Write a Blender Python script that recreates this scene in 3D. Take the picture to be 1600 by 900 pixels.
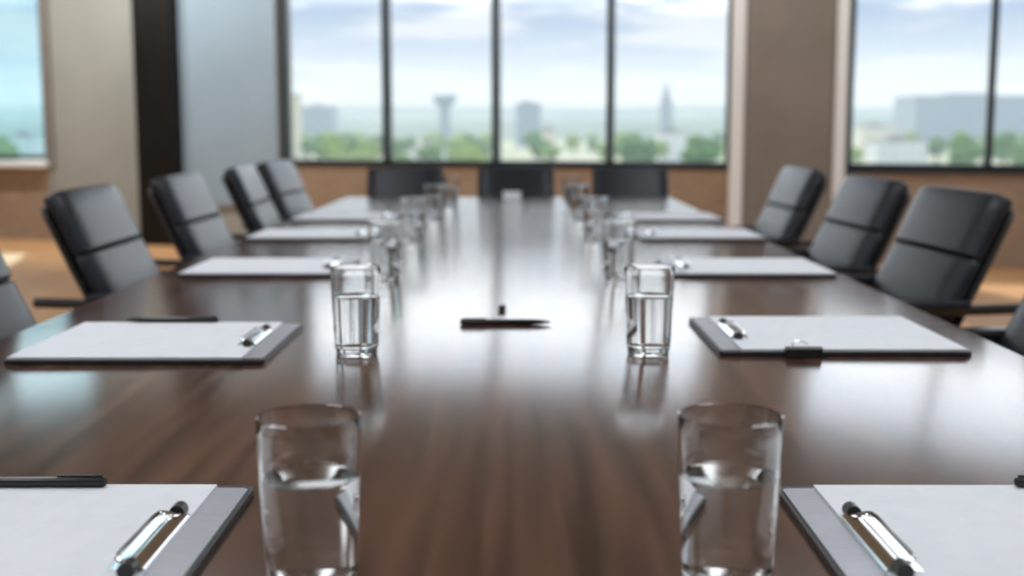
import bpy, bmesh, math, random
from mathutils import Vector, Matrix, noise
random.seed(7)
C = bpy.context.scene
for o in list(bpy.data.objects):
    bpy.data.objects.remove(o)
R = math.radians

# ------------------------------------------------------------------ camera
cam_d = bpy.data.cameras.new('camera')
cam = bpy.data.objects.new('camera', cam_d)
C.collection.objects.link(cam)
cam.location = (0, 0, 1.085)
cam.rotation_euler = (R(90 - 7.5), 0, 0.0026)
cam_d.sensor_width = 36
cam_d.lens = 36 * 1900 / 1600
cam_d.clip_end = 9000
cam_d.dof.use_dof = True
cam_d.dof.focus_distance = 1.25
cam_d.dof.aperture_fstop = 3.9
C.camera = cam

# ------------------------------------------------------------------ colour management, sampling
C.view_settings.view_transform = 'Standard'
C.view_settings.look = 'None'
C.view_settings.gamma = 1
C.view_settings.use_curve_mapping = False
C.view_settings.exposure = 0.0
cy = C.cycles
cy.use_denoising = True
cy.max_bounces = 14
cy.transparent_max_bounces = 24
cy.transmission_bounces = 12
cy.glossy_bounces = 6
cy.diffuse_bounces = 5
cy.volume_bounces = 1
cy.sample_clamp_indirect = 6.0
cy.blur_glossy = 0.5

SKY_STRENGTH = 1.0
PANEL_STRENGTH = 12.0
SUN_STRENGTH = 4.2
WASH_POWER = 85.0
HAZE_DENSITY = 0.0004

# ------------------------------------------------------------------ sky
W = bpy.data.worlds.new('sky')
C.world = W
W.use_nodes = True
nt = W.node_tree
nt.nodes.clear()
def N(tree, kind, **kw):
    n = tree.nodes.new(kind)
    for k, v in kw.items():
        setattr(n, k, v)
    return n
def ramp(tree, stops, interp='LINEAR'):
    n = tree.nodes.new('ShaderNodeValToRGB')
    n.color_ramp.interpolation = interp
    e = n.color_ramp.elements
    while len(e) < len(stops):
        e.new(0.5)
    for i, (p, c) in enumerate(stops):
        e[i].position = p
        e[i].color = (c[0], c[1], c[2], 1)
    return n
tc = N(nt, 'ShaderNodeTexCoord')
sep = N(nt, 'ShaderNodeSeparateXYZ')
nt.links.new(tc.outputs['Generated'], sep.inputs[0])
# clear-sky colour by elevation (z = sin of elevation)
clear = ramp(nt, [(0.0, (.71, .73, .79)), (0.045, (.60, .64, .74)), (0.092, (.31, .41, .64)), (0.5, (.32, .55, .95))])
nt.links.new(sep.outputs['Z'], clear.inputs[0])
# clouds on a flat ceiling above the viewer
za = N(nt, 'ShaderNodeMath', operation='ADD'); za.inputs[1].default_value = 0.10
nt.links.new(sep.outputs['Z'], za.inputs[0])
dv = N(nt, 'ShaderNodeVectorMath', operation='DIVIDE')
cmb = N(nt, 'ShaderNodeCombineXYZ')
for i in range(3):
    nt.links.new(za.outputs[0], cmb.inputs[i])
nt.links.new(tc.outputs['Generated'], dv.inputs[0])
nt.links.new(cmb.outputs[0], dv.inputs[1])
mp = N(nt, 'ShaderNodeMapping'); mp.inputs['Scale'].default_value = (1.0, 1.0, 1.0)
mp.inputs['Location'].default_value = (3.1, 1.7, 0.0)
nt.links.new(dv.outputs[0], mp.inputs[0])
nz = N(nt, 'ShaderNodeTexNoise'); nz.inputs['Scale'].default_value = 1.5; nz.inputs['Detail'].default_value = 6; nz.inputs['Roughness'].default_value = .5
nt.links.new(mp.outputs[0], nz.inputs['Vector'])
cov = ramp(nt, [(0.44, (0, 0, 0)), (0.62, (1, 1, 1))], 'EASE')
nt.links.new(nz.outputs['Fac'], cov.inputs[0])
# thicker, brighter cloud deck higher up
deck = ramp(nt, [(0.0, (.74, .75, .78)), (0.088, (.80, .81, .86)), (0.118, (3.5, 3.6, 3.8)), (0.15, (3.6, 3.75, 4.05)), (0.22, (2.5, 2.75, 3.15)), (0.36, (2.1, 2.4, 2.9)), (0.48, (1.1, 1.2, 1.4)), (1.0, (.7, .8, 1.0))])
nt.links.new(sep.outputs['Z'], deck.inputs[0])
more = ramp(nt, [(0.093, (0, 0, 0)), (0.12, (.95, .95, .95))])
nt.links.new(sep.outputs['Z'], more.inputs[0])
mx = N(nt, 'ShaderNodeMath', operation='MAXIMUM')
nt.links.new(cov.outputs[0], mx.inputs[0]); nt.links.new(more.outputs[0], mx.inputs[1])
mix = N(nt, 'ShaderNodeMix', data_type='RGBA')
nt.links.new(mx.outputs[0], mix.inputs['Factor'])
nt.links.new(clear.outputs[0], mix.inputs['A']); nt.links.new(deck.outputs[0], mix.inputs['B'])
bg = N(nt, 'ShaderNodeBackground'); bg.inputs['Strength'].default_value = SKY_STRENGTH
nt.links.new(mix.outputs['Result'], bg.inputs['Color'])
wo = N(nt, 'ShaderNodeOutputWorld')
nt.links.new(bg.outputs[0], wo.inputs['Surface'])

# ------------------------------------------------------------------ sun (from ahead, right)
sd = bpy.data.lights.new('sun', 'SUN'); sd.energy = SUN_STRENGTH; sd.angle = R(2.0); sd.color = (1, .93, .82)
sun = bpy.data.objects.new('sun', sd); C.collection.objects.link(sun)
sun.rotation_euler = (R(-57), 0, R(13))

# ------------------------------------------------------------------ materials
def mat(name, col=(.5, .5, .5), rough=.5, metal=0.0, ior=1.5, **kw):
    m = bpy.data.materials.new(name); m.use_nodes = True
    b = m.node_tree.nodes['Principled BSDF']
    b.inputs['Base Color'].default_value = (*col, 1)
    b.inputs['Roughness'].default_value = rough
    b.inputs['Metallic'].default_value = metal
    b.inputs['IOR'].default_value = ior
    for k, v in kw.items():
        b.inputs[k.replace('_', ' ')].default_value = v
    return m
def vary(m, c1, c2, scale=3.0, stretch=(1, 1, 1), detail=4, rot=0.0, bump=0.0, lo=.35, hi=.65, bdist=.002):
    t = m.node_tree; b = t.nodes['Principled BSDF']
    tcn = N(t, 'ShaderNodeTexCoord'); mpn = N(t, 'ShaderNodeMapping')
    mpn.inputs['Scale'].default_value = stretch; mpn.inputs['Rotation'].default_value = (0, 0, rot)
    t.links.new(tcn.outputs['Object'], mpn.inputs[0])
    nn = N(t, 'ShaderNodeTexNoise'); nn.inputs['Scale'].default_value = scale; nn.inputs['Detail'].default_value = detail
    t.links.new(mpn.outputs[0], nn.inputs['Vector'])
    r = ramp(t, [(lo, c1), (hi, c2)])
    t.links.new(nn.outputs['Fac'], r.inputs[0])
    t.links.new(r.outputs[0], b.inputs['Base Color'])
    if bump:
        bp = N(t, 'ShaderNodeBump'); bp.inputs['Strength'].default_value = bump; bp.inputs['Distance'].default_value = bdist
        t.links.new(nn.outputs['Fac'], bp.inputs['Height']); t.links.new(bp.outputs[0], b.inputs['Normal'])
    return m

WALNUT = vary(mat('walnut', rough=.165, ior=2.5), (.022, .0095, .007), (.115, .055, .039), 5.0, (9, .45, 9), 7, R(8), lo=.3, hi=.7)
WALNUT_EDGE = vary(mat('walnut_edge', rough=.25, ior=1.6), (.05, .026, .017), (.11, .06, .04), 8.0, (1, 1, 6), 5)
DARKBASE = mat('dark_base', (.03, .025, .022), .4)
LEATHER = vary(mat('black_leather', rough=.33, ior=1.34), (.010, .012, .017), (.019, .022, .030), 160, detail=3, bump=.25, bdist=.0008)
SHELL = mat('black_shell', (.010, .010, .011), .45)
CHROME = mat('chrome', (.78, .78, .8), .12, 1.0)
STEEL = vary(mat('brushed_steel', rough=.42, metal=.85), (.36, .37, .41), (.44, .45, .49), 60, (1, 20, 1), 3)
BLACKP = mat('black_plastic', (.012, .012, .013), .3)
BOARD = vary(mat('board_black', rough=.4), (.010, .010, .012), (.02, .02, .022), 90)
PAPER = vary(mat('paper', rough=.65), (.61, .63, .67), (.645, .665, .70), 40, detail=2)
WHITE = mat('white_paint', (.84, .88, .92), .35)
BEIGE = vary(mat('beige_paint', rough=.8), (.325, .335, .315), (.355, .365, .345), 2.0)
TAUPE = vary(mat('taupe_paint', rough=.75), (.21, .19, .17), (.245, .22, .20), 2.5)
TANWOOD = vary(mat('tan_panel', rough=.45), (.30, .215, .155), (.40, .295, .215), 6.0, (1, 1, 8), 5)
CEIL = vary(mat('ceiling_paint', rough=.9), (.30, .29, .28), (.32, .31, .30), 3.0)
FRAME = mat('dark_metal_frame', (.018, .030, .040), .35, 0.3)
BLACKWOOD = vary(mat('black_pillar', rough=.5, ior=1.35), (.004, .0035, .0035), (.008, .007, .0065), 3.0, (8, 8, .6), 4)
GREYGLASS = vary(mat('grey_glass_board', rough=.22), (.31, .415, .51), (.35, .46, .56), 1.2)
FLOORW = None
def floor_mat():
    m = mat('oak_floor', rough=.6, ior=1.4)
    t = m.node_tree; b = t.nodes['Principled BSDF']
    tcn = N(t, 'ShaderNodeTexCoord'); mpn = N(t, 'ShaderNodeMapping'); mpn.inputs['Rotation'].default_value = (0, 0, R(90))
    t.links.new(tcn.outputs['Object'], mpn.inputs[0])
    br = N(t, 'ShaderNodeTexBrick')
    br.inputs['Color1'].default_value = (.74, .42, .20, 1); br.inputs['Color2'].default_value = (.66, .36, .165, 1)
    br.inputs['Mortar'].default_value = (.25, .13, .06, 1); br.inputs['Scale'].default_value = 1.0
    br.inputs['Brick Width'].default_value = 1.4; br.inputs['Row Height'].default_value = .16; br.inputs['Mortar Size'].default_value = .003
    t.links.new(mpn.outputs[0], br.inputs['Vector'])
    t.links.new(br.outputs['Color'], b.inputs['Base Color'])
    return m
FLOORW = floor_mat()
def glass_mat(name, ior, tint=(1, 1, 1)):
    m = bpy.data.materials.new(name); m.use_nodes = True; t = m.node_tree; t.nodes.clear()
    g = N(t, 'ShaderNodeBsdfGlass'); g.inputs['IOR'].default_value = ior; g.inputs['Roughness'].default_value = 0.0
    g.inputs['Color'].default_value = (*tint, 1)
    o = N(t, 'ShaderNodeOutputMaterial'); t.links.new(g.outputs[0], o.inputs[0])
    return m
TUMBLER = glass_mat('tumbler_glass', 1.48, (.985, .99, .99))
WATER = glass_mat('water', 1.33)
def pane_mat(name, tint):
    m = bpy.data.materials.new(name); m.use_nodes = True; t = m.node_tree; t.nodes.clear()
    tr = N(t, 'ShaderNodeBsdfTransparent'); tr.inputs[0].default_value = (*tint, 1)
    gl = N(t, 'ShaderNodeBsdfGlossy'); gl.inputs['Roughness'].default_value = 0.0
    lw = N(t, 'ShaderNodeLayerWeight'); lw.inputs['Blend'].default_value = .5
    pw = N(t, 'ShaderNodeMath', operation='POWER'); pw.inputs[1].default_value = 4.0
    fr = N(t, 'ShaderNodeMath', operation='MULTIPLY_ADD'); fr.inputs[1].default_value = .6; fr.inputs[2].default_value = .03
    t.links.new(lw.outputs['Facing'], pw.inputs[0]); t.links.new(pw.outputs[0], fr.inputs[0])
    mi = N(t, 'ShaderNodeMixShader'); o = N(t, 'ShaderNodeOutputMaterial')
    t.links.new(fr.outputs[0], mi.inputs[0]); t.links.new(tr.outputs[0], mi.inputs[1]); t.links.new(gl.outputs[0], mi.inputs[2])
    t.links.new(mi.outputs[0], o.inputs[0])
    return m
PANE = pane_mat('window_glass', (.985, .995, .995))
PANE_TEAL = pane_mat('tinted_glass', (.80, .93, .95))
def emis(name, col, s):
    m = bpy.data.materials.new(name); m.use_nodes = True; t = m.node_tree; t.nodes.clear()
    e = N(t, 'ShaderNodeEmission'); e.inputs[0].default_value = (*col, 1); e.inputs[1].default_value = s
    o = N(t, 'ShaderNodeOutputMaterial'); t.links.new(e.outputs[0], o.inputs[0])
    return m
LIT = emis('added_panel_diffuser', (.92, .96, 1.0), PANEL_STRENGTH)
WARM = emis('lit_globe', (1, .80, .55), 14.0)

# ------------------------------------------------------------------ helpers
def obj(name, bm, m, parent=None, smooth=False, loc=None, rotz=0.0):
    bmesh.ops.recalc_face_normals(bm, faces=bm.faces)
    me = bpy.data.meshes.new(name); bm.to_mesh(me); bm.free()
    me.materials.append(m)
    if smooth:
        for p in me.polygons:
            p.use_smooth = True
        try:
            me.set_sharp_from_angle(angle=R(40))
        except Exception:
            pass
    o = bpy.data.objects.new(name, me); C.collection.objects.link(o)
    if parent: o.parent = parent
    if loc: o.location = loc
    o.rotation_euler = (0, 0, rotz)
    return o
def tag(o, label=None, cat=None, group=None, kind=None):
    if label: o['label'] = label
    if cat: o['category'] = cat
    if group: o['group'] = group
    if kind: o['kind'] = kind
    return o
def thing(name, label, cat, loc=(0, 0, 0), rotz=0.0, group=None):
    o = bpy.data.objects.new(name, None); C.collection.objects.link(o)
    o.empty_display_size = .05
    o.location = loc; o.rotation_euler = (0, 0, rotz)
    return tag(o, label, cat, group)
def dup(root, loc, rotz, label=None, group=None):
    r = root.copy(); C.collection.objects.link(r); r.location = loc; r.rotation_euler = (0, 0, rotz)
    if label: r['label'] = label
    if group: r['group'] = group
    for ch in list(root.children):
        c = ch.copy(); C.collection.objects.link(c); c.parent = r
        for g in list(ch.children):
            d = g.copy(); C.collection.objects.link(d); d.parent = c
    return r
def box(bm, x0, x1, y0, y1, z0, z1, bev=0.0, seg=2):
    r = bmesh.ops.create_cube(bm, size=1)
    vs = r['verts']
    for v in vs:
        v.co = Vector((x0 + (v.co.x + .5) * (x1 - x0), y0 + (v.co.y + .5) * (y1 - y0), z0 + (v.co.z + .5) * (z1 - z0)))
    if bev:
        es = list({e for v in vs for e in v.link_edges})
        bmesh.ops.bevel(bm, geom=es, offset=bev, segments=seg, profile=.5, affect='EDGES')
    return bm
def B(*a, **k):
    return box(bmesh.new(), *a, **k)
def lathe(bm, prof, n=48, cx=0, cy_=0, z0=0):
    rings = []
    for r, z in prof:
        if r < 1e-6:
            rings.append([bm.verts.new((cx, cy_, z0 + z))])
        else:
            rings.append([bm.verts.new((cx + r * math.cos(2 * math.pi * i / n), cy_ + r * math.sin(2 * math.pi * i / n), z0 + z)) for i in range(n)])
    for a, b in zip(rings, rings[1:]):
        for i in range(n):
            j = (i + 1) % n
            if len(a) == 1 and len(b) == 1: continue
            if len(a) == 1: bm.faces.new((a[0], b[i], b[j]))
            elif len(b) == 1: bm.faces.new((a[i], a[j], b[0]))
            else: bm.faces.new((a[i], a[j], b[j], b[i]))
    return bm
def tube(bm, pts, r, n=10, closed=False):
    pts = [Vector(p) for p in pts]
    rad = r if isinstance(r, (list, tuple)) else [r] * len(pts)
    rings = []
    up = Vector((0, 0, 1))
    for i, p in enumerate(pts):
        if closed:
            t = pts[(i + 1) % len(pts)] - pts[i - 1]
        else:
            t = pts[min(i + 1, len(pts) - 1)] - pts[max(i - 1, 0)]
        t.normalize()
        u = up if abs(t.dot(up)) < .95 else Vector((1, 0, 0))
        s = t.cross(u).normalized(); w = s.cross(t).normalized()
        rings.append([bm.verts.new(p + rad[i] * (math.cos(2 * math.pi * k / n) * s + math.sin(2 * math.pi * k / n) * w)) for k in range(n)])
    m = len(rings)
    for i in range(m if closed else m - 1):
        a, b = rings[i], rings[(i + 1) % m]
        for k in range(n):
            bm.faces.new((a[k], a[(k + 1) % n], b[(k + 1) % n], b[k]))
    if not closed:
        bm.faces.new(rings[0]); bm.faces.new(rings[-1])
    return bm
def rounded_plate(bm, x0, x1, y0, y1, z0, z1, rad, n=6, bev=0.0):
    pts = []
    for cx, cy_, a0 in ((x1 - rad, y1 - rad, 0), (x0 + rad, y1 - rad, 90), (x0 + rad, y0 + rad, 180), (x1 - rad, y0 + rad, 270)):
        for i in range(n + 1):
            a = R(a0 + 90 * i / n)
            pts.append((cx + rad * math.cos(a), cy_ + rad * math.sin(a)))
    lo = [bm.verts.new((x, y, z0)) for x, y in pts]; hi = [bm.verts.new((x, y, z1)) for x, y in pts]
    bm.faces.new(lo); top = bm.faces.new(hi)
    k = len(pts)
    for i in range(k):
        bm.faces.new((lo[i], lo[(i + 1) % k], hi[(i + 1) % k], hi[i]))
    if bev:
        bmesh.ops.bevel(bm, geom=list(top.edges), offset=bev, segments=2, profile=.5, affect='EDGES')
    return bm
def bez(pts, n):
    # Catmull-Rom through the points
    P = [Vector(p) for p in pts]; P = [2 * P[0] - P[1]] + P + [2 * P[-1] - P[-2]]
    out = []
    m = len(P) - 3
    for i in range(n + 1):
        t = i / n * m; k = min(int(t), m - 1); t -= k
        a, b, c, d = P[k:k + 4]
        out.append(.5 * ((2 * b) + (c - a) * t + (2 * a - 5 * b + 4 * c - d) * t * t + (3 * b - a - 3 * c + d) * t ** 3))
    return out

# ------------------------------------------------------------------ the room
CH = 3.4                              # ceiling height
SL = -math.atan(.28)                  # the window wall is turned against the table axis
def wx(x):                            # wall coordinate along the window wall from plan x
    return x * math.sqrt(1 + .28 ** 2)
def wall_obj(name, bm, m, parent=None, smooth=False):
    """Geometry in wall space: x along the wall, y into the wall (0 = inner face), z up."""
    if parent is None:
        return obj(name, bm, m, None, smooth, (0, 10.5, 0), SL)
    return obj(name, bm, m, parent, smooth)
def wall_at(x, y, z=0.0):             # wall space -> world
    c, s = math.cos(SL), math.sin(SL)
    return Vector((c * x - s * y, 10.5 + s * x + c * y, z))

XL, XR, YB = -7.0, 5.6, -2.6
SILL, HEAD, HEADR = .76, 3.12, 3.25
yl, yr = 10.5 - .28 * XL, 10.5 - .28 * XR
bm = bmesh.new()
def slab(name, z0, z1, m):
    bm = bmesh.new()
    o = .32
    pl = [(XL - o, YB - o), (XR + o, YB - o), (XR + o, yr + o), (XL - o, yl + o)]
    lo = [bm.verts.new((x, y, z0)) for x, y in pl]; hi = [bm.verts.new((x, y, z1)) for x, y in pl]
    bm.faces.new(lo); bm.faces.new(hi)
    for i in range(4):
        bm.faces.new((lo[i], lo[(i + 1) % 4], hi[(i + 1) % 4], hi[i]))
    return tag(obj(name, bm, m), kind='structure')
slab('floor', -.2, 0, FLOORW)
slab('ceiling', CH, CH + .2, CEIL)

T = .25                                # wall thickness
W1 = (wx(-2.12), wx(1.757))            # big window of four panes
W2 = (wx(2.635), wx(5.35))             # window at the right
W3 = (wx(-6.6), wx(-4.50))             # window at the far left
a0, a1 = wx(XL) - .15, wx(XR) + .15
bm = bmesh.new()                       # painted upper wall
box(bm, a0, W3[0], 0, T, 0, CH)
box(bm, W3[0], W3[1], 0, T, HEAD, CH)
box(bm, W3[1], W1[0], 0, T, 0, CH)
box(bm, W1[0], W1[1], 0, T, HEAD, CH)
box(bm, W1[1], W2[0], 0, T, 0, CH)
box(bm, W2[0], W2[1], 0, T, HEADR, CH)
box(bm, W2[1], a1, 0, T, 0, CH)
tag(wall_obj('wall_back', bm, BEIGE), kind='structure')
bm = bmesh.new()                       # wood panelled parapet below the windows
box(bm, W3[0], W3[1], -.01, T, 0, SILL)
box(bm, W1[0], W1[1], -.01, T, 0, SILL)
box(bm, W2[0], W2[1], -.01, T, 0, SILL)
tag(wall_obj('wall_back_lower', bm, TANWOOD), kind='structure')
# pier between the windows, with white corner trims
tag(wall_obj('wall_pier', B(wx(1.87), wx(2.545), -.12, .02, 0, CH), TAUPE), kind='structure')
tag(wall_obj('trim_1', B(wx(1.765), wx(1.868), -.15, .02, 0, CH, bev=.006), WHITE), kind='structure')
tag(wall_obj('trim_2', B(wx(2.547), wx(2.632), -.15, .02, 0, CH, bev=.006), WHITE), kind='structure')
# black pillar at the left of the glass board
tag(wall_obj('trim_3', B(wx(-3.46), wx(-3.075), -.16, .02, 0, CH, bev=.006), BLACKWOOD), kind='structure')
tag(wall_obj('trim_4', B(wx(-4.50), wx(-4.42), -.03, .02, SILL - .05, HEAD + .06, bev=.004), TAUPE), kind='structure')

def window(name, x0, x1, z0, z1, mullions, pane_m, label, mw=.052):
    w = bpy.data.objects.new(name, None); C.collection.objects.link(w)
    w.location = (0, 10.5, 0); w.rotation_euler = (0, 0, SL)
    tag(w, kind='structure')
    bm = bmesh.new()
    f = .045
    box(bm, x0, x1, .02, .11, z0, z0 + f); box(bm, x0, x1, .02, .11, z1 - f, z1)
    box(bm, x0, x0 + f, .02, .11, z0 + f, z1 - f); box(bm, x1 - f, x1, .02, .11, z0 + f, z1 - f)
    obj('window_frame', bm, FRAME, w)
    xs = [x0 + f] + list(mullions) + [x1 - f]
    for m_ in mullions:
        obj('mullion', B(m_ - mw / 2, m_ + mw / 2, -.01, .11, z0 + f, z1 - f, bev=.004), FRAME, w)
    for i in range(len(xs) - 1):
        l = xs[i] + (mw / 2 if i else 0); r = xs[i + 1] - (mw / 2 if i < len(xs) - 2 else 0)
        obj('pane', B(l, r, .06, .068, z0 + f, z1 - f), pane_m, w)
    return w
w1 = window('window_1', W1[0], W1[1], SILL, HEAD, [wx(-1.145), wx(-.176), wx(.788)], PANE, '')
obj('window_sill', B(W1[0], W1[1], -.03, .02, SILL - .012, SILL + .004, bev=.003), FRAME, w1)
w2 = window('window_2', W2[0], W2[1], SILL, HEADR, [wx(3.665), wx(4.6)], PANE, '')
obj('window_sill', B(W2[0], W2[1], -.05, .02, SILL - .03, SILL + .004, bev=.003), FRAME, w2)
w3 = window('window_3', W3[0], W3[1], SILL + .02, HEAD, [wx(-5.6)], PANE_TEAL, '')
obj('window_sill', B(W3[0] - .03, W3[1] + .03, -.14, .02, SILL - .05, SILL + .004, bev=.006), WHITE, w3)

# side and rear walls
tag(obj('wall_left', B(XL - .25, XL, YB, yl + .2, 0, CH), BEIGE), kind='structure')
tag(obj('wall_rear', B(XL, XR, YB - .25, YB, 0, CH), BEIGE), kind='structure')
bm = bmesh.new()
RY0, RY1 = .6, 8.2
box(bm, XR, XR + .25, YB, RY0, 0, CH); box(bm, XR, XR + .25, RY1, yr + .2, 0, CH)
box(bm, XR, XR + .25, RY0, RY1, 0, SILL); box(bm, XR, XR + .25, RY0, RY1, HEADR, CH)
tag(obj('wall_right', bm, BEIGE), kind='structure')
w4 = bpy.data.objects.new('window_4', None); C.collection.objects.link(w4); tag(w4, kind='structure')
bm = bmesh.new()
for y in (RY0 + .03, RY1 - .03):
    box(bm, XR + .06, XR + .14, y - .03, y + .03, SILL, HEADR)
box(bm, XR + .06, XR + .14, RY0 + .06, RY1 - .06, SILL, SILL + .05); box(bm, XR + .06, XR + .14, RY0 + .06, RY1 - .06, HEADR - .05, HEADR)
obj('window_frame', bm, FRAME, w4)
ys = [RY0 + .06 + i * (RY1 - RY0 - .12) / 6 for i in range(7)]
for y in ys[1:-1]:
    obj('mullion', B(XR + .04, XR + .14, y - .026, y + .026, SILL + .05, HEADR - .05), FRAME, w4)
for i in range(6):
    obj('pane', B(XR + .095, XR + .103, ys[i] + (.026 if i else 0), ys[i + 1] - (.026 if i < 5 else 0), SILL + .05, HEADR - .05), PANE, w4)

# grey glass board on the wall between pillar and window
gb = thing('glass_board', 'tall blue-grey glass board on the back wall between the black pillar and the window', 'board', wall_at(wx(-2.60), 0, .38), SL)
obj('glass_sheet', B(-wx(.465), wx(.465), -.045, -.030, 0, 2.2, bev=.003), GREYGLASS, gb)
for x in (-.38, .38):
    for z in (.1, 2.1):
        bm = bmesh.new()
        bmesh.ops.create_cone(bm, cap_ends=True, segments=16, radius1=.014, radius2=.014, depth=.028, matrix=Matrix.Translation((x, -.016, z)) @ Matrix.Rotation(R(90), 4, 'X'))
        obj('standoff_fixing', bm, CHROME, gb)

# ------------------------------------------------------------------ the table
TB = (-.826, .756, .18, 5.945)         # x0 x1 y0 y1
SEAM = 2.03
tb = thing('conference_table', 'long dark walnut conference table with a mirror-like polished top', 'table', (0, 0, 0))
for y0, y1 in ((TB[2], SEAM - .0008), (SEAM + .0008, TB[3])):
    bm = B(TB[0], TB[1], y0, y1, .712, .75)
    vert = [e for e in bm.edges if abs(e.verts[0].co.z - e.verts[1].co.z) > .01]
    top = [e for e in bm.edges if e.verts[0].co.z > .74 and e.verts[1].co.z > .74 and not (abs(e.verts[0].co.y - SEAM) < .01 and abs(e.verts[1].co.y - SEAM) < .01)]
    bmesh.ops.bevel(bm, geom=top, offset=.005, segments=3, profile=.5, affect='EDGES')
    obj('tabletop', bm, WALNUT, tb, smooth=True)
bm = B(-.62, .55, .75, 5.35, .64, .711); obj('apron', bm, DARKBASE, tb)
for y in (.95, 3.05, 5.1):
    obj('panel_leg', B(-.42, .35, y - .04, y + .04, .02, .64, bev=.006), WALNUT_EDGE, tb)
    obj('foot', B(-.5, .43, y - .08, y + .08, 0, .02, bev=.004), DARKBASE, tb)

# ------------------------------------------------------------------ office chairs (local: facing +x)
def pad(prof, width, thick, nw=14, corner=.05, seam=0.0, crown=.35, off=0.0):
    """Upholstered pad swept along a side profile; front = +normal side."""
    bm = bmesh.new()
    n = len(prof)
    L = [0]
    for i in range(1, n): L.append(L[-1] + (prof[i] - prof[i - 1]).length)
    tot = L[-1]
    F, K = [], []
    for i, p in enumerate(prof):
        t = (prof[min(i + 1, n - 1)] - prof[max(i - 1, 0)]).normalized()
        nrm = Vector((t.y, -t.x))       # profile in (x,z): front is +x when going up
        e = min(L[i], tot - L[i])
        inset = 0.0
        if e < corner: inset = corner - math.sqrt(max(0, corner ** 2 - (corner - e) ** 2))
        hw = width / 2 - inset
        fr, kr = [], []
        for j in range(nw + 1):
            s = -1 + 2 * j / nw
            s = math.copysign(1 - (1 - abs(s)) ** 2.2, s)
            q = (1 - abs(s) ** 16) ** .5 if abs(s) < 1 else 0
            ev = min(1, (e / .014)) ; qe = math.sqrt(max(0, 1 - (1 - ev) ** 2))
            h = thick * ((1 - crown) + crown * (1 - s * s)) * q * (.45 + .55 * qe)
            a = p + nrm * (off + h)
            b = p + nrm * (off - thick * .35 * q * (.3 + .7 * qe))
            fr.append(bm.verts.new((a.x, s * hw, a.y))); kr.append(bm.verts.new((b.x, s * hw, b.y)))
        F.append(fr); K.append(kr)
    for i in range(n - 1):
        for j in range(nw):
            bm.faces.new((F[i][j], F[i + 1][j], F[i + 1][j + 1], F[i][j + 1]))
            bm.faces.new((K[i][j], K[i][j + 1], K[i + 1][j + 1], K[i + 1][j]))
    for i in range(n - 1):
        bm.faces.new((F[i][0], K[i][0], K[i + 1][0], F[i + 1][0]))
        bm.faces.new((F[i][nw], F[i + 1][nw], K[i + 1][nw], K[i][nw]))
    for j in range(nw):
        bm.faces.new((F[0][j], F[0][j + 1], K[0][j + 1], K[0][j])); bm.faces.new((F[-1][j], K[-1][j], K[-1][j + 1], F[-1][j + 1]))
    bmesh.ops.remove_doubles(bm, verts=bm.verts, dist=.0004)
    return bm
def make_chair(name, label, group, w, back, split, arms=True):
    t = thing(name, label, 'chair', (0, 0, 0), 0, group)
    line = bez([(x, z, 0) for x, z in back], 40)
    line = [Vector((p.x, p.y)) for p in line]
    k = int(40 * split)
    obj('back_cushion', pad(line[:k + 1], w, .036, corner=.010, crown=.14), LEATHER, t, True)
    obj('head_cushion', pad(line[k - 1:], w, .038, corner=.016, crown=.14), LEATHER, t, True)
    obj('back_shell', pad(line[1:-1], w * .97, .022, corner=.05, crown=.1, off=-.030), SHELL, t, True)
    seat = bez([(.24, .415, 0), (.20, .465, 0), (.05, .478, 0), (-.12, .468, 0), (-.235, .470, 0)], 24)
    obj('seat', pad([Vector((p.x, p.y)) for p in reversed(seat)][::-1], w * .98, .05, corner=.06), LEATHER, t, True)
    if arms:
        for s in (-1, 1):
            y = s * (w / 2 + .012)
            pts = bez([(-.43, y, .655), (-.30, y, .652), (-.10, y, .650), (.05, y, .645), (.095, y, .61), (.07, y, .50), (.02, y, .435)], 26)
            a = obj('armrest', tube(bmesh.new(), pts, .013, 10), SHELL, t, True)
            bm = B(-.30, .05, y - .026, y + .026, .652, .676, bev=.010, seg=3)
            obj('arm_pad', bm, LEATHER, a, True)
    bm = bmesh.new(); lathe(bm, [(0, .40), (.10, .40), (.10, .425), (.045, .40), (.032, .36), (.032, .20), (.024, .20), (.024, .10), (0, .10)], 20)
    obj('gas_column', bm, BLACKP, t, True)
    bm = bmesh.new()
    for q in range(5):
        a = R(36 + 72 * q)
        tube(bm, [(.02 * math.cos(a), .02 * math.sin(a), .115), (.15 * math.cos(a), .15 * math.sin(a), .100), (.29 * math.cos(a), .29 * math.sin(a), .075)], [.026, .021, .014], 8)
    bs = obj('star_base', bm, CHROME, t, True)
    for q in range(5):
        a = R(36 + 72 * q); bm = bmesh.new()
        for s in (-1, 1):
            bmesh.ops.create_cone(bm, cap_ends=True, segments=18, radius1=.028, radius2=.028, depth=.018,
                matrix=Matrix.Translation((.29 * math.cos(a) - s * .013 * math.sin(a), .29 * math.sin(a) + s * .013 * math.cos(a), .028)) @ Matrix.Rotation(a, 4, 'Z') @ Matrix.Rotation(R(90), 4, 'X'))
        bmesh.ops.create_cone(bm, cap_ends=True, segments=10, radius1=.008, radius2=.008, depth=.045, matrix=Matrix.Translation((.29 * math.cos(a), .29 * math.sin(a), .055)))
        obj('caster', bm, BLACKP, bs, True)
    return t
BACK = [(-.222, .455), (-.232, .54), (-.275, .655), (-.318, .745), (-.358, .835), (-.382, .885), (-.404, .914)]
GL, GR, GE = 'black leather chairs along the left of the table', 'black leather chairs along the right of the table', 'low black chairs at the far end of the table'
ch = make_chair('office_chair', 'black leather office chair at the left edge of the photo, mostly out of frame', GL, .50, BACK, .55)
ch.location = (-.735, 2.26, 0)
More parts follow.
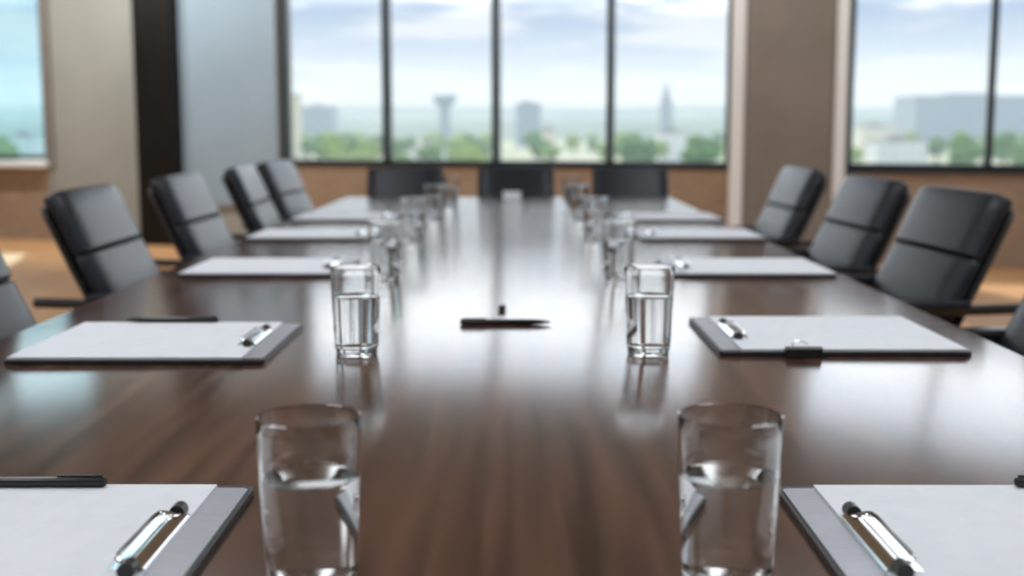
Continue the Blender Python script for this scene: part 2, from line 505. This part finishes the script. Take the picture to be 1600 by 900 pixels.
L_CH = [(-.765, 3.25, R(1), 'black high-back leather chair left of the table, nearest one fully in view'),
        (-.765, 4.15, R(-1), 'black leather chair left of the table, in front of the black pillar'),
        (-.765, 5.12, R(2), 'black leather chair left of the table, against the blue-grey glass board'),
        (-.765, 5.80, R(-6), 'black leather chair left of the table, farthest one, below the window corner')]
for x, y, a, l in L_CH:
    dup(ch, (x, y, 0), a, l)
R_CH = [(.755, 2.20, R(183), 'black leather chair at the right edge of the photo, only a sliver in view'),
        (.768, 3.12, R(184), 'black high-back leather chair right of the table with a shiny rolled top, nearest full one'),
        (.762, 3.87, R(184), 'black leather chair right of the table, middle one of three in full view'),
        (.755, 4.82, R(183), 'black leather chair right of the table, before the taupe wall pier')]
for x, y, a, l in R_CH:
    dup(ch, (x, y, 0), a, l, GR)
BACK2 = [(-.20, .455), (-.215, .53), (-.25, .63), (-.29, .73), (-.33, .82), (-.345, .856), (-.352, .872)]
ce = make_chair('office_chair', 'low black chair at the far end of the table, the left one of three', GE, .40, BACK2, .45, arms=False)
ce.location = (-.575, 6.06, 0); ce.rotation_euler = (0, 0, R(-90))
dup(ce, (.004, 6.06, 0), R(-90), 'low black chair at the far end of the table, middle one of three')
dup(ce, (.602, 6.06, 0), R(-90), 'low black chair at the far end of the table, the right one of three')

# ------------------------------------------------------------------ clipboards (local: clip at +x end, centre origin, on the table)
BW, BD = .375, .335
def make_clipboard(name, label, group):
    t = thing(name, label, 'clipboard', (0, 0, .75), 0, group)
    obj('board', rounded_plate(bmesh.new(), -BW / 2, BW / 2, -BD / 2, BD / 2, .0004, .0065, .012, bev=.001), BOARD, t)
    obj('paper_stack', B(-BW / 2 + .006, BW / 2 - .034, -BD / 2 + .008, BD / 2 - .008, .0066, .0100), PAPER, t)
    cp = obj('clip_plate', rounded_plate(bmesh.new(), BW / 2 - .046, BW / 2 - .004, -BD / 2 + .012, BD / 2 - .012, .0066, .0080, .006, bev=.0005), STEEL, t)
    # spring clip: curved lever bar over the paper's edge, with black end knobs
    bm = bmesh.new()
    x0 = BW / 2 - .040
    prof = [(-.022, .0102), (-.014, .0118), (-.006, .0148), (.002, .0150), (.006, .012), (.007, .0082)]
    hw = .062
    ring = []
    for s in (-hw, hw):
        ring.append([bm.verts.new((x0 + x, s, z)) for x, z in prof] + [bm.verts.new((x0 + x - .0008, s, z - .0012)) for x, z in reversed(prof)])
    m = len(ring[0])
    for i in range(m):
        bm.faces.new((ring[0][i], ring[0][(i + 1) % m], ring[1][(i + 1) % m], ring[1][i]))
    bm.faces.new(ring[0]); bm.faces.new(ring[1])
    cl = obj('spring_clip', bm, CHROME, t, True)
    bm = bmesh.new()
    pts = bez([(x0, -.056, .0140), (x0 - .014, -.057, .0165), (x0 - .018, -.045, .0172), (x0 - .018, 0, .0172), (x0 - .018, .045, .0172), (x0 - .014, .057, .0165), (x0, .056, .0140)], 30)
    tube(bm, pts, .0018, 8); obj('wire_lever', bm, CHROME, cl, True)
    for s in (-1, 1):
        bm = bmesh.new()
        bmesh.ops.create_cone(bm, cap_ends=True, segments=18, radius1=.0065, radius2=.0065, depth=.014, matrix=Matrix.Translation((x0 - .004, s * .068, .0145)) @ Matrix.Rotation(R(90), 4, 'X'))
        obj('end_knob', bm, BLACKP, cl, True)['label'] = 'black round end of the chrome clip'
    return t
GC = 'clipboards laid out at the seats'
cb = make_clipboard('clipboard', 'clipboard with blank white paper in the left foreground, cut off by the frame', GC)
cb.location = (-.4275, .925, .75)
for x, y, a, l in [(-.545, 1.868, 0, 'clipboard with a black pen on its far edge, second on the left side'),
                   (-.580, 2.890, 0, 'clipboard with white paper on the left side, third from the camera'),
                   (-.625, 3.79, 0, 'blurred white clipboard on the left side, fourth from the camera'),
                   (-.625, 4.53, 0, 'blurred white clipboard on the left side, fifth from the camera'),
                   (.4275, .925, 180, 'clipboard with blank white paper in the right foreground, cut off by the frame'),
                   (.490, 1.935, 180, 'clipboard with a black binder clip on its near edge, second on the right side'),
                   (.542, 2.890, 180, 'clipboard with white paper on the right side, third from the camera'),
                   (.565, 3.79, 180, 'blurred white clipboard on the right side, fourth from the camera'),
                   (.565, 4.53, 180, 'blurred white clipboard on the right side, fifth from the camera')]:
    dup(cb, (x, y, .75), R(a), l)

# ------------------------------------------------------------------ drinking glasses
def make_glass(name, label, group):
    t = thing(name, label, 'glass', (0, 0, .75), 0, group)
    H = .132
    ro = lambda z: .0315 + (.0375 - .0315) * (z / H) ** .85
    wall_ = .0021
    prof = [(0, .0006), (.024, .0004), (.0285, .0004), (.0308, .0022)]
    for i in range(1, 13):
        z = .0022 + (H - .0035) * i / 12; prof.append((ro(z), z))
    prof += [(ro(H) - .0004, H - .0002), (ro(H) - .0011, H), (ro(H) - .0018, H - .0004)]
    for i in range(11, -1, -1):
        z = .0135 + (H - .0155) * i / 12; prof.append((ro(z) - wall_ - (.002 if i == 0 else 0), z))
    prof += [(.022, .0118), (.010, .0112), (0, .0110)]
    obj('tumbler', lathe(bmesh.new(), prof, 72), TUMBLER, t, True)
    ov = .0004
    lv = .0885
    wp = [(0, .0110 - ov), (.010, .0112 - ov), (.022, .0118 - ov)]
    for i in range(0, 9):
        z = .0135 + (lv - .0135) * i / 8; wp.append((ro(z) - wall_ - (.002 if i == 0 else 0) + ov, z))
    wp += [(ro(lv) - wall_ - .0012, lv - .0008), (ro(lv) - wall_ - .004, lv - .0014), (0, lv - .0014)]
    obj('water', lathe(bmesh.new(), wp, 72), WATER, t, True)
    return t
GG = 'water glasses in two rows down the table'
gl = make_glass('water_glass', 'clear glass of water in the left foreground, largest on the left', GG)
gl.location = (-.147, .846, .75)
for x, y, l in [(-.236, 1.785, 'second glass of water on the left, beside the clipboard with the pen'),
                (-.288, 2.68, 'third glass of water from the camera in the left row'),
                (-.302, 3.60, 'fourth glass of water from the camera in the left row'),
                (-.292, 4.42, 'fifth glass of water from the camera in the left row'),
                (-.275, 5.15, 'farthest glass of water in the left row'),
                (.154, .850, 'clear glass of water in the right foreground, largest on the right'),
                (.199, 1.79, 'second glass of water on the right, beside the clipboard with the binder clip'),
                (.232, 2.70, 'third glass of water from the camera in the right row'),
                (.238, 3.62, 'fourth glass of water from the camera in the right row'),
                (.232, 4.42, 'fifth glass of water from the camera in the right row'),
                (.238, 5.15, 'farthest glass of water in the right row')]:
    dup(gl, (x, y, .75), random.uniform(0, 1), l)

# ------------------------------------------------------------------ pens, clip, small things
def make_pen(name, label, length, group=None):
    t = thing(name, label, 'pen', (0, 0, .75), 0, group)
    h = length / 2; r = .0048
    def along(prof):
        bm = lathe(bmesh.new(), prof, 20)
        bmesh.ops.rotate(bm, verts=bm.verts, cent=(0, 0, 0), matrix=Matrix.Rotation(R(90), 3, 'Y'))
        bmesh.ops.translate(bm, verts=bm.verts, vec=(0, 0, r))
        return bm
    obj('barrel', along([(0, -h), (.0035, -h + .0005), (r, -h + .004), (r, h * .55), (.0042, h * .75), (.0015, h * .95), (0, h)]), BLACKP, t, True)
    bm = B(-h + .004, -h + .045, -.0014, .0014, r + .0048, r + .0066, bev=.0006)
    box(bm, -h + .003, -h + .008, -.0014, .0014, r + .002, r + .0066)
    obj('pocket_clip', bm, BLACKP, t)
    return t
GP = 'black pens'
pn = make_pen('pen', 'slim black pen lying across the middle of the table between the glasses', .158)
pn.location = (-.016, 2.062, .75); pn.rotation_euler = (0, 0, R(0))
dup(pn, (-.578, 2.023, .760), R(180), 'black pen lying along the far edge of the second clipboard on the left')
dup(pn, (-.452, 1.076, .760), R(180.5), 'black pen on the far edge of the clipboard in the left foreground')
dup(pn, (.535, 1.078, .760), R(0), 'black pen on the far edge of the right foreground clipboard')
kn = thing('table_knob', 'tiny round black knob standing on the table just behind the middle pen', 'knob', (-.024, 2.225, .75))
kc = obj('knob_body', lathe(bmesh.new(), [(0, 0), (.006, .0004), (.0075, .004), (.0072, .0075), (.004, .0105), (0, .011)], 24), BLACKP, kn, True)

bc = thing('binder_clip', 'black binder clip gripping the near edge of the second clipboard on the right', 'binder clip', (.425, 1.7665, .75))
bm = bmesh.new()
# body: folded sheet, triangular in section
sec = [(-.010, .0005), (-.0085, .0005), (.012, .0103), (.012, .0114), (.002, .0152), (-.006, .0168), (-.0105, .0160), (-.0122, .0130), (-.0122, .0040)]
rr = []
for s in (-.026, .026):
    rr.append([bm.verts.new((s, y, z)) for y, z in sec])
for i in range(len(sec)):
    bm.faces.new((rr[0][i], rr[0][(i + 1) % len(sec)], rr[1][(i + 1) % len(sec)], rr[1][i]))
bm.faces.new(rr[0]); bm.faces.new(rr[1])
bmesh.ops.bevel(bm, geom=list(bm.edges), offset=.0011, segments=2, profile=.5, affect='EDGES')
obj('clip_body', bm, BLACKP, bc)
bm = bmesh.new()
tube(bm, bez([(-.012, .010, .0125), (-.011, .022, .0150), (-.007, .033, .0165), (0, .036, .0170), (.007, .033, .0165), (.011, .022, .0150), (.012, .010, .0125)], 20), .0010, 8)
obj('wire_handle', bm, CHROME, bc, True)

nc = thing('name_card', 'small folded cream card at the far end of the table before the middle chair', 'card', (-.015, 5.80, .75))
bm = bmesh.new()
for q in (-1, 1):
    a = [bm.verts.new((x, q * y, z)) for x, y, z in ((-.042, .018, 0), (.042, .018, 0), (.042, .0006, .036), (-.042, .0006, .036))]
    b = [bm.verts.new((x, q * y, z)) for x, y, z in ((-.042, .0172, 0), (.042, .0172, 0), (.042, 0, .0354), (-.042, 0, .0354))]
    bm.faces.new(a); bm.faces.new(b)
    for i in range(4):
        bm.faces.new((a[i], a[(i + 1) % 4], b[(i + 1) % 4], b[i]))
obj('folded_sheet', bm, PAPER, nc)

# ------------------------------------------------------------------ ceiling panels added out of view to brighten papers, chairs and floor
def make_panel(label):
    t = thing('added_ceiling_light', label, 'ceiling light', (0, 0, CH), 0, 'added ceiling light panels')
    bm = bmesh.new()
    for x0, x1, y0, y1 in ((-.32, -.30, -.62, .62), (.30, .32, -.62, .62), (-.30, .30, -.62, -.60), (-.30, .30, .60, .62)):
        box(bm, x0, x1, y0, y1, -.03, 0)
    obj('frame', bm, WHITE, t)
    obj('diffuser', B(-.30, .30, -.60, .60, -.022, -.010), LIT, t)
    return t
pl = make_panel('white lit ceiling panel added out of view to brighten the room')
spots = [(-1.3, -.6), (1.3, -.6), (-1.3, 1.9), (1.3, 1.9), (-4.2, 1.9), (-4.2, -.6), (-1.4, 3.9), (1.4, 3.9), (-4.4, 4.4), (-4.4, 7.0)]
pl.location = (spots[0][0], spots[0][1], CH)
for x, y in spots[1:]:
    dup(pl, (x, y, CH), 0)

# unseen spotlights added at the ceiling to brighten the backlit window wall
def make_washer(x, dist, label, k=1.0, col=(1, .965, .92)):
    base = wall_at(wx(x), -dist, CH)
    t = thing('added_wall_washer', label, 'spotlight', base, SL, 'added ceiling spotlights along the window wall')
    obj('canopy', lathe(bmesh.new(), [(0, -.025), (.05, -.025), (.055, -.02), (.055, 0), (0, 0)], 24), WHITE, t, True)
    obj('stem', lathe(bmesh.new(), [(0, -.09), (.009, -.09), (.009, -.022), (0, -.022)], 12), WHITE, t, True)
    bm = lathe(bmesh.new(), [(0, -.07), (.036, -.07), (.042, -.06), (.045, .07), (.041, .07), (.036, -.05), (0, -.05)], 28)
    d = Vector((0, dist, -1.9)).normalized()
    q = Vector((0, 0, 1)).rotation_difference(d)
    bmesh.ops.rotate(bm, verts=bm.verts, cent=(0, 0, 0), matrix=q.to_matrix())
    bmesh.ops.translate(bm, verts=bm.verts, vec=(0, 0, -.14))
    obj('lamp_head', bm, WHITE, t, True)
    ld = bpy.data.lights.new('added_washer_beam', 'SPOT'); ld.energy = WASH_POWER * k; ld.spot_size = R(125); ld.spot_blend = .8; ld.color = col; ld.shadow_soft_size = .035
    lo = bpy.data.objects.new('added_washer_beam', ld); C.collection.objects.link(lo); lo.parent = t
    lo.location = Vector((0, 0, -.14)) + d * .075
    lo.rotation_euler = Vector((0, 0, -1)).rotation_difference(d).to_euler()
for x, k in ((-5.6, .8), (-4.0, 1.3), (-2.7, 1.5), (-1.0, .7), (.8, .5), (2.2, .7), (4.2, .5)):
    make_washer(x, 1.5, 'small white ceiling spotlight added out of view to brighten the window wall', k)

# ------------------------------------------------------------------ the view outside
GZ = -14.0
GRASS = vary(mat('fields', rough=.95), (.16, .24, .08), (.50, .48, .36), .012, detail=5, lo=.40, hi=.62)
HILL = vary(mat('hill_woods', rough=.95), (.06, .10, .05), (.12, .17, .09), .01, detail=5)
CROWN_A = vary(mat('leaves_green', rough=.9), (.06, .13, .03), (.14, .24, .06), .6)
CROWN_B = vary(mat('leaves_yellow_green', rough=.9), (.16, .24, .05), (.28, .36, .10), .6)
BARK = mat('bark', (.12, .08, .05), .9)
def facade(name, wall_c, win_c, sx=.28, sz=.30):
    m = mat(name, rough=.7); t = m.node_tree; b = t.nodes['Principled BSDF']
    tcn = N(t, 'ShaderNodeTexCoord'); s = N(t, 'ShaderNodeSeparateXYZ'); t.links.new(tcn.outputs['Object'], s.inputs[0])
    ad = N(t, 'ShaderNodeMath', operation='ADD'); t.links.new(s.outputs['X'], ad.inputs[0]); t.links.new(s.outputs['Y'], ad.inputs[1])
    masks = []
    for src, sc, th in ((ad.outputs[0], sx, .45), (s.outputs['Z'], sz, .5)):
        mu = N(t, 'ShaderNodeMath', operation='MULTIPLY'); mu.inputs[1].default_value = sc; t.links.new(src, mu.inputs[0])
        fr = N(t, 'ShaderNodeMath', operation='FRACT'); t.links.new(mu.outputs[0], fr.inputs[0])
        gt = N(t, 'ShaderNodeMath', operation='GREATER_THAN'); gt.inputs[1].default_value = th; t.links.new(fr.outputs[0], gt.inputs[0])
        masks.append(gt)
    mm = N(t, 'ShaderNodeMath', operation='MULTIPLY'); t.links.new(masks[0].outputs[0], mm.inputs[0]); t.links.new(masks[1].outputs[0], mm.inputs[1])
    mi = N(t, 'ShaderNodeMix', data_type='RGBA'); t.links.new(mm.outputs[0], mi.inputs['Factor'])
    mi.inputs['A'].default_value = (*wall_c, 1); mi.inputs['B'].default_value = (*win_c, 1)
    t.links.new(mi.outputs['Result'], b.inputs['Base Color'])
    return m
F_CREAM = facade('cream_facade', (.72, .66, .50), (.35, .36, .36))
F_WHITE = facade('white_facade', (.72, .72, .70), (.38, .42, .46))
F_GREY = facade('grey_facade', (.30, .34, .38), (.12, .16, .20))
F_BRICK = facade('brick_facade', (.42, .27, .20), (.2, .2, .2))
ROOF = mat('roof_grey', (.30, .29, .28), .8)

bm = bmesh.new(); bmesh.ops.create_grid(bm, x_segments=2, y_segments=2, size=1)
for v in bm.verts:
    v.co.x *= 4500; v.co.y = 12.9 + (v.co.y + 1) * 2300 - 200
    v.co.z = 0
r = bmesh.ops.extrude_face_region(bm, geom=list(bm.faces)); bmesh.ops.translate(bm, verts=[e for e in r['geom'] if isinstance(e, bmesh.types.BMVert)], vec=(0, 0, -1))
tag(obj('ground', bm, GRASS, None, False, (0, 0, GZ)), kind='structure')
def hills(name, y, base, amp, depth, seed, step=60, x1=3000):
    bm = bmesh.new(); n = int(2 * x1 / step); cols = []
    for i in range(n + 1):
        x = -x1 + i * step
        col = []
        for q in range(7):
            s = q / 6
            h = math.sin(s * math.pi / 2) * (base + amp * noise.noise(Vector((x / 600 + seed, seed, 0))) + amp * .35 * noise.noise(Vector((x / 170 + seed, s, 3))))
            col.append(bm.verts.new((x, y + s * depth, GZ + h)))
        col.append(bm.verts.new((x, y + depth * 1.6, GZ)))
        cols.append(col)
    for a, b in zip(cols, cols[1:]):
        for q in range(7):
            bm.faces.new((a[q], b[q], b[q + 1], a[q + 1]))
    return tag(obj(name, bm, HILL, None, True), kind='structure')
hills('hills', 2300, 62, 9, 400, 2.3)
hills('ridge', 1500, 26, 5, 200, 7.7)

def make_tree(name, label, group, crown_m, seed, flat=.8):
    t = thing(name, label, 'tree', (0, 0, GZ), 0, group)
    rnd = random.Random(seed)
    bm = bmesh.new(); tube(bm, [(0, 0, 0), (.15, 0, 2.5), (0, .1, 5)], [.45, .32, .18], 7); obj('trunk', bm, BARK, t)
    bm = bmesh.new()
    for i in range(9):
        a = rnd.uniform(0, 6.28); d = rnd.uniform(0, 2.6); z = rnd.uniform(4.2, 8.2) ; rr_ = rnd.uniform(1.5, 2.5)
        d *= (1 - (z - 4.2) / 7)
        bmesh.ops.create_icosphere(bm, subdivisions=2, radius=rr_, matrix=Matrix.Translation((d * math.cos(a), d * math.sin(a), z)) @ Matrix.Diagonal((1, 1, flat, 1)))
    for v in bm.verts:
        v.co += v.co.normalized() * .5 * noise.noise(v.co * 1.1 + Vector((seed, 0, 0)))
    obj('crown', bm, crown_m, t, True)
    return t
tp = [make_tree('round_tree', 'hazy dark green tree in the parkland beyond the windows', 'dark green trees outside', CROWN_A, 3),
      make_tree('bushy_tree', 'hazy yellow-green tree in the parkland beyond the windows', 'yellow-green trees outside', CROWN_B, 11)]
rt = random.Random(5)
cnt = [0, 0]
for i in range(110):
    y = rt.uniform(330, 900); u = rt.uniform(-.46, .44)
    if -.21 > u > -.40: u += .2
    k = 0 if rt.random() < .55 else 1
    o = tp[k] if cnt[k] == 0 else dup(tp[k], (0, 0, 0), rt.uniform(0, 6))
    cnt[k] += 1
    s = rt.uniform(.8, 1.5)
    o.location = (u * y, y, GZ); o.scale = (s * 1.25, s * 1.25, s)

def building(name, label, m, x0, x1, y, depth, top, roof=True, group=None):
    t = thing(name, label, 'building', ((x0 + x1) / 2, y, GZ), 0, group)
    hw = (x1 - x0) / 2; h = top - GZ
    obj('walls', B(-hw, hw, 0, depth, 0, h), m, t)
    bm = B(-hw - .4, hw + .4, -.4, depth + .4, h, h + .8)
    box(bm, -hw * .4, hw * .2, depth * .3, depth * .7, h + .8, h + 3.0)
    obj('roof', bm, ROOF, t)
    return t
def bx(x, Y): return (x - 805) / 1900 * Y * .992
def bz(y, Y): return 1.085 + (200 - y) / 1900 * Y
for name, label, m, xa, xb, yt, Y, dep in [
    ('slab_block', 'pale cream slab block at the left end of the big window', F_CREAM, 425, 461, 152, 420, 14),
    ('low_block', 'hazy grey block on the skyline in the third pane of the big window', F_GREY, 806, 845, 163, 950, 40),
    ('cream_house', 'narrow cream house low in the third pane of the big window', F_CREAM, 848, 868, 205, 560, 12),
    ('pale_house', 'wide pale house low in the fourth pane of the big window', F_WHITE, 1030, 1072, 208, 560, 12),
    ('white_house', 'low white building at the bottom of the second pane', F_WHITE, 640, 700, 232, 470, 10),
    ('brick_house', 'low brick building at the bottom of the first pane', F_BRICK, 556, 590, 222, 520, 10),
    ('long_block', 'long hazy blue-grey block on the skyline in the right-hand window', F_GREY, 1428, 1640, 152, 900, 50),
    ('white_hall', 'low white hall in the right-hand window below the long block', F_WHITE, 1370, 1450, 222, 520, 14),
    ('sandy_block', 'low sandy block in the right-hand window beside the pier', F_CREAM, 1345, 1400, 200, 760, 16),
    ('flat_block', 'hazy flat block on the skyline in the first pane', F_GREY, 470, 520, 168, 1000, 30),
    ('pale_block', 'pale low block at the far left window', F_WHITE, 5, 50, 214, 600, 16)]:
    building(name, label, m, bx(xa, Y), bx(xb, Y), Y, dep, bz(yt, Y))
tw = thing('water_tower', 'hazy mushroom-shaped water tower on the skyline in the second pane', 'tower', (bx(695, 950), 950, GZ))
H_ = bz(148, 950) - GZ
obj('shaft', lathe(bmesh.new(), [(0, 0), (5, 0), (4, H_ * .6), (4.5, H_ - 9), (0, H_ - 9)], 20), F_GREY, tw, True)
obj('tank', lathe(bmesh.new(), [(0, H_ - 10), (4.5, H_ - 9), (9.5, H_ - 5), (9.5, H_ - 1), (6, H_), (0, H_ + .5)], 24), F_GREY, tw, True)
ts = thing('spire_tower', 'hazy slender tower with a spire on the skyline in the fourth pane', 'tower', (bx(1040, 950), 950, GZ))
H_ = bz(130, 950) - GZ
obj('shaft', B(-4.5, 4.5, -4.5, 4.5, 0, H_ - 14), F_GREY, ts)
obj('spire', lathe(bmesh.new(), [(0, H_ - 14), (4.3, H_ - 14), (2.4, H_ - 8), (.5, H_), (0, H_)], 12), ROOF, ts, True)

# haze in the air over the land
hm = bpy.data.materials.new('haze'); hm.use_nodes = True; t = hm.node_tree; t.nodes.clear()
vs = N(t, 'ShaderNodeVolumeScatter'); vs.inputs['Color'].default_value = (.66, .79, 1, 1); vs.inputs['Density'].default_value = HAZE_DENSITY; vs.inputs['Anisotropy'].default_value = 0.0
ho = N(t, 'ShaderNodeOutputMaterial'); t.links.new(vs.outputs[0], ho.inputs['Volume'])
hz = obj('haze', B(-2800, 2800, 60, 3600, GZ + .5, 120), hm)
tag(hz, 'thin pale blue haze over the land outside', 'haze', kind='stuff')
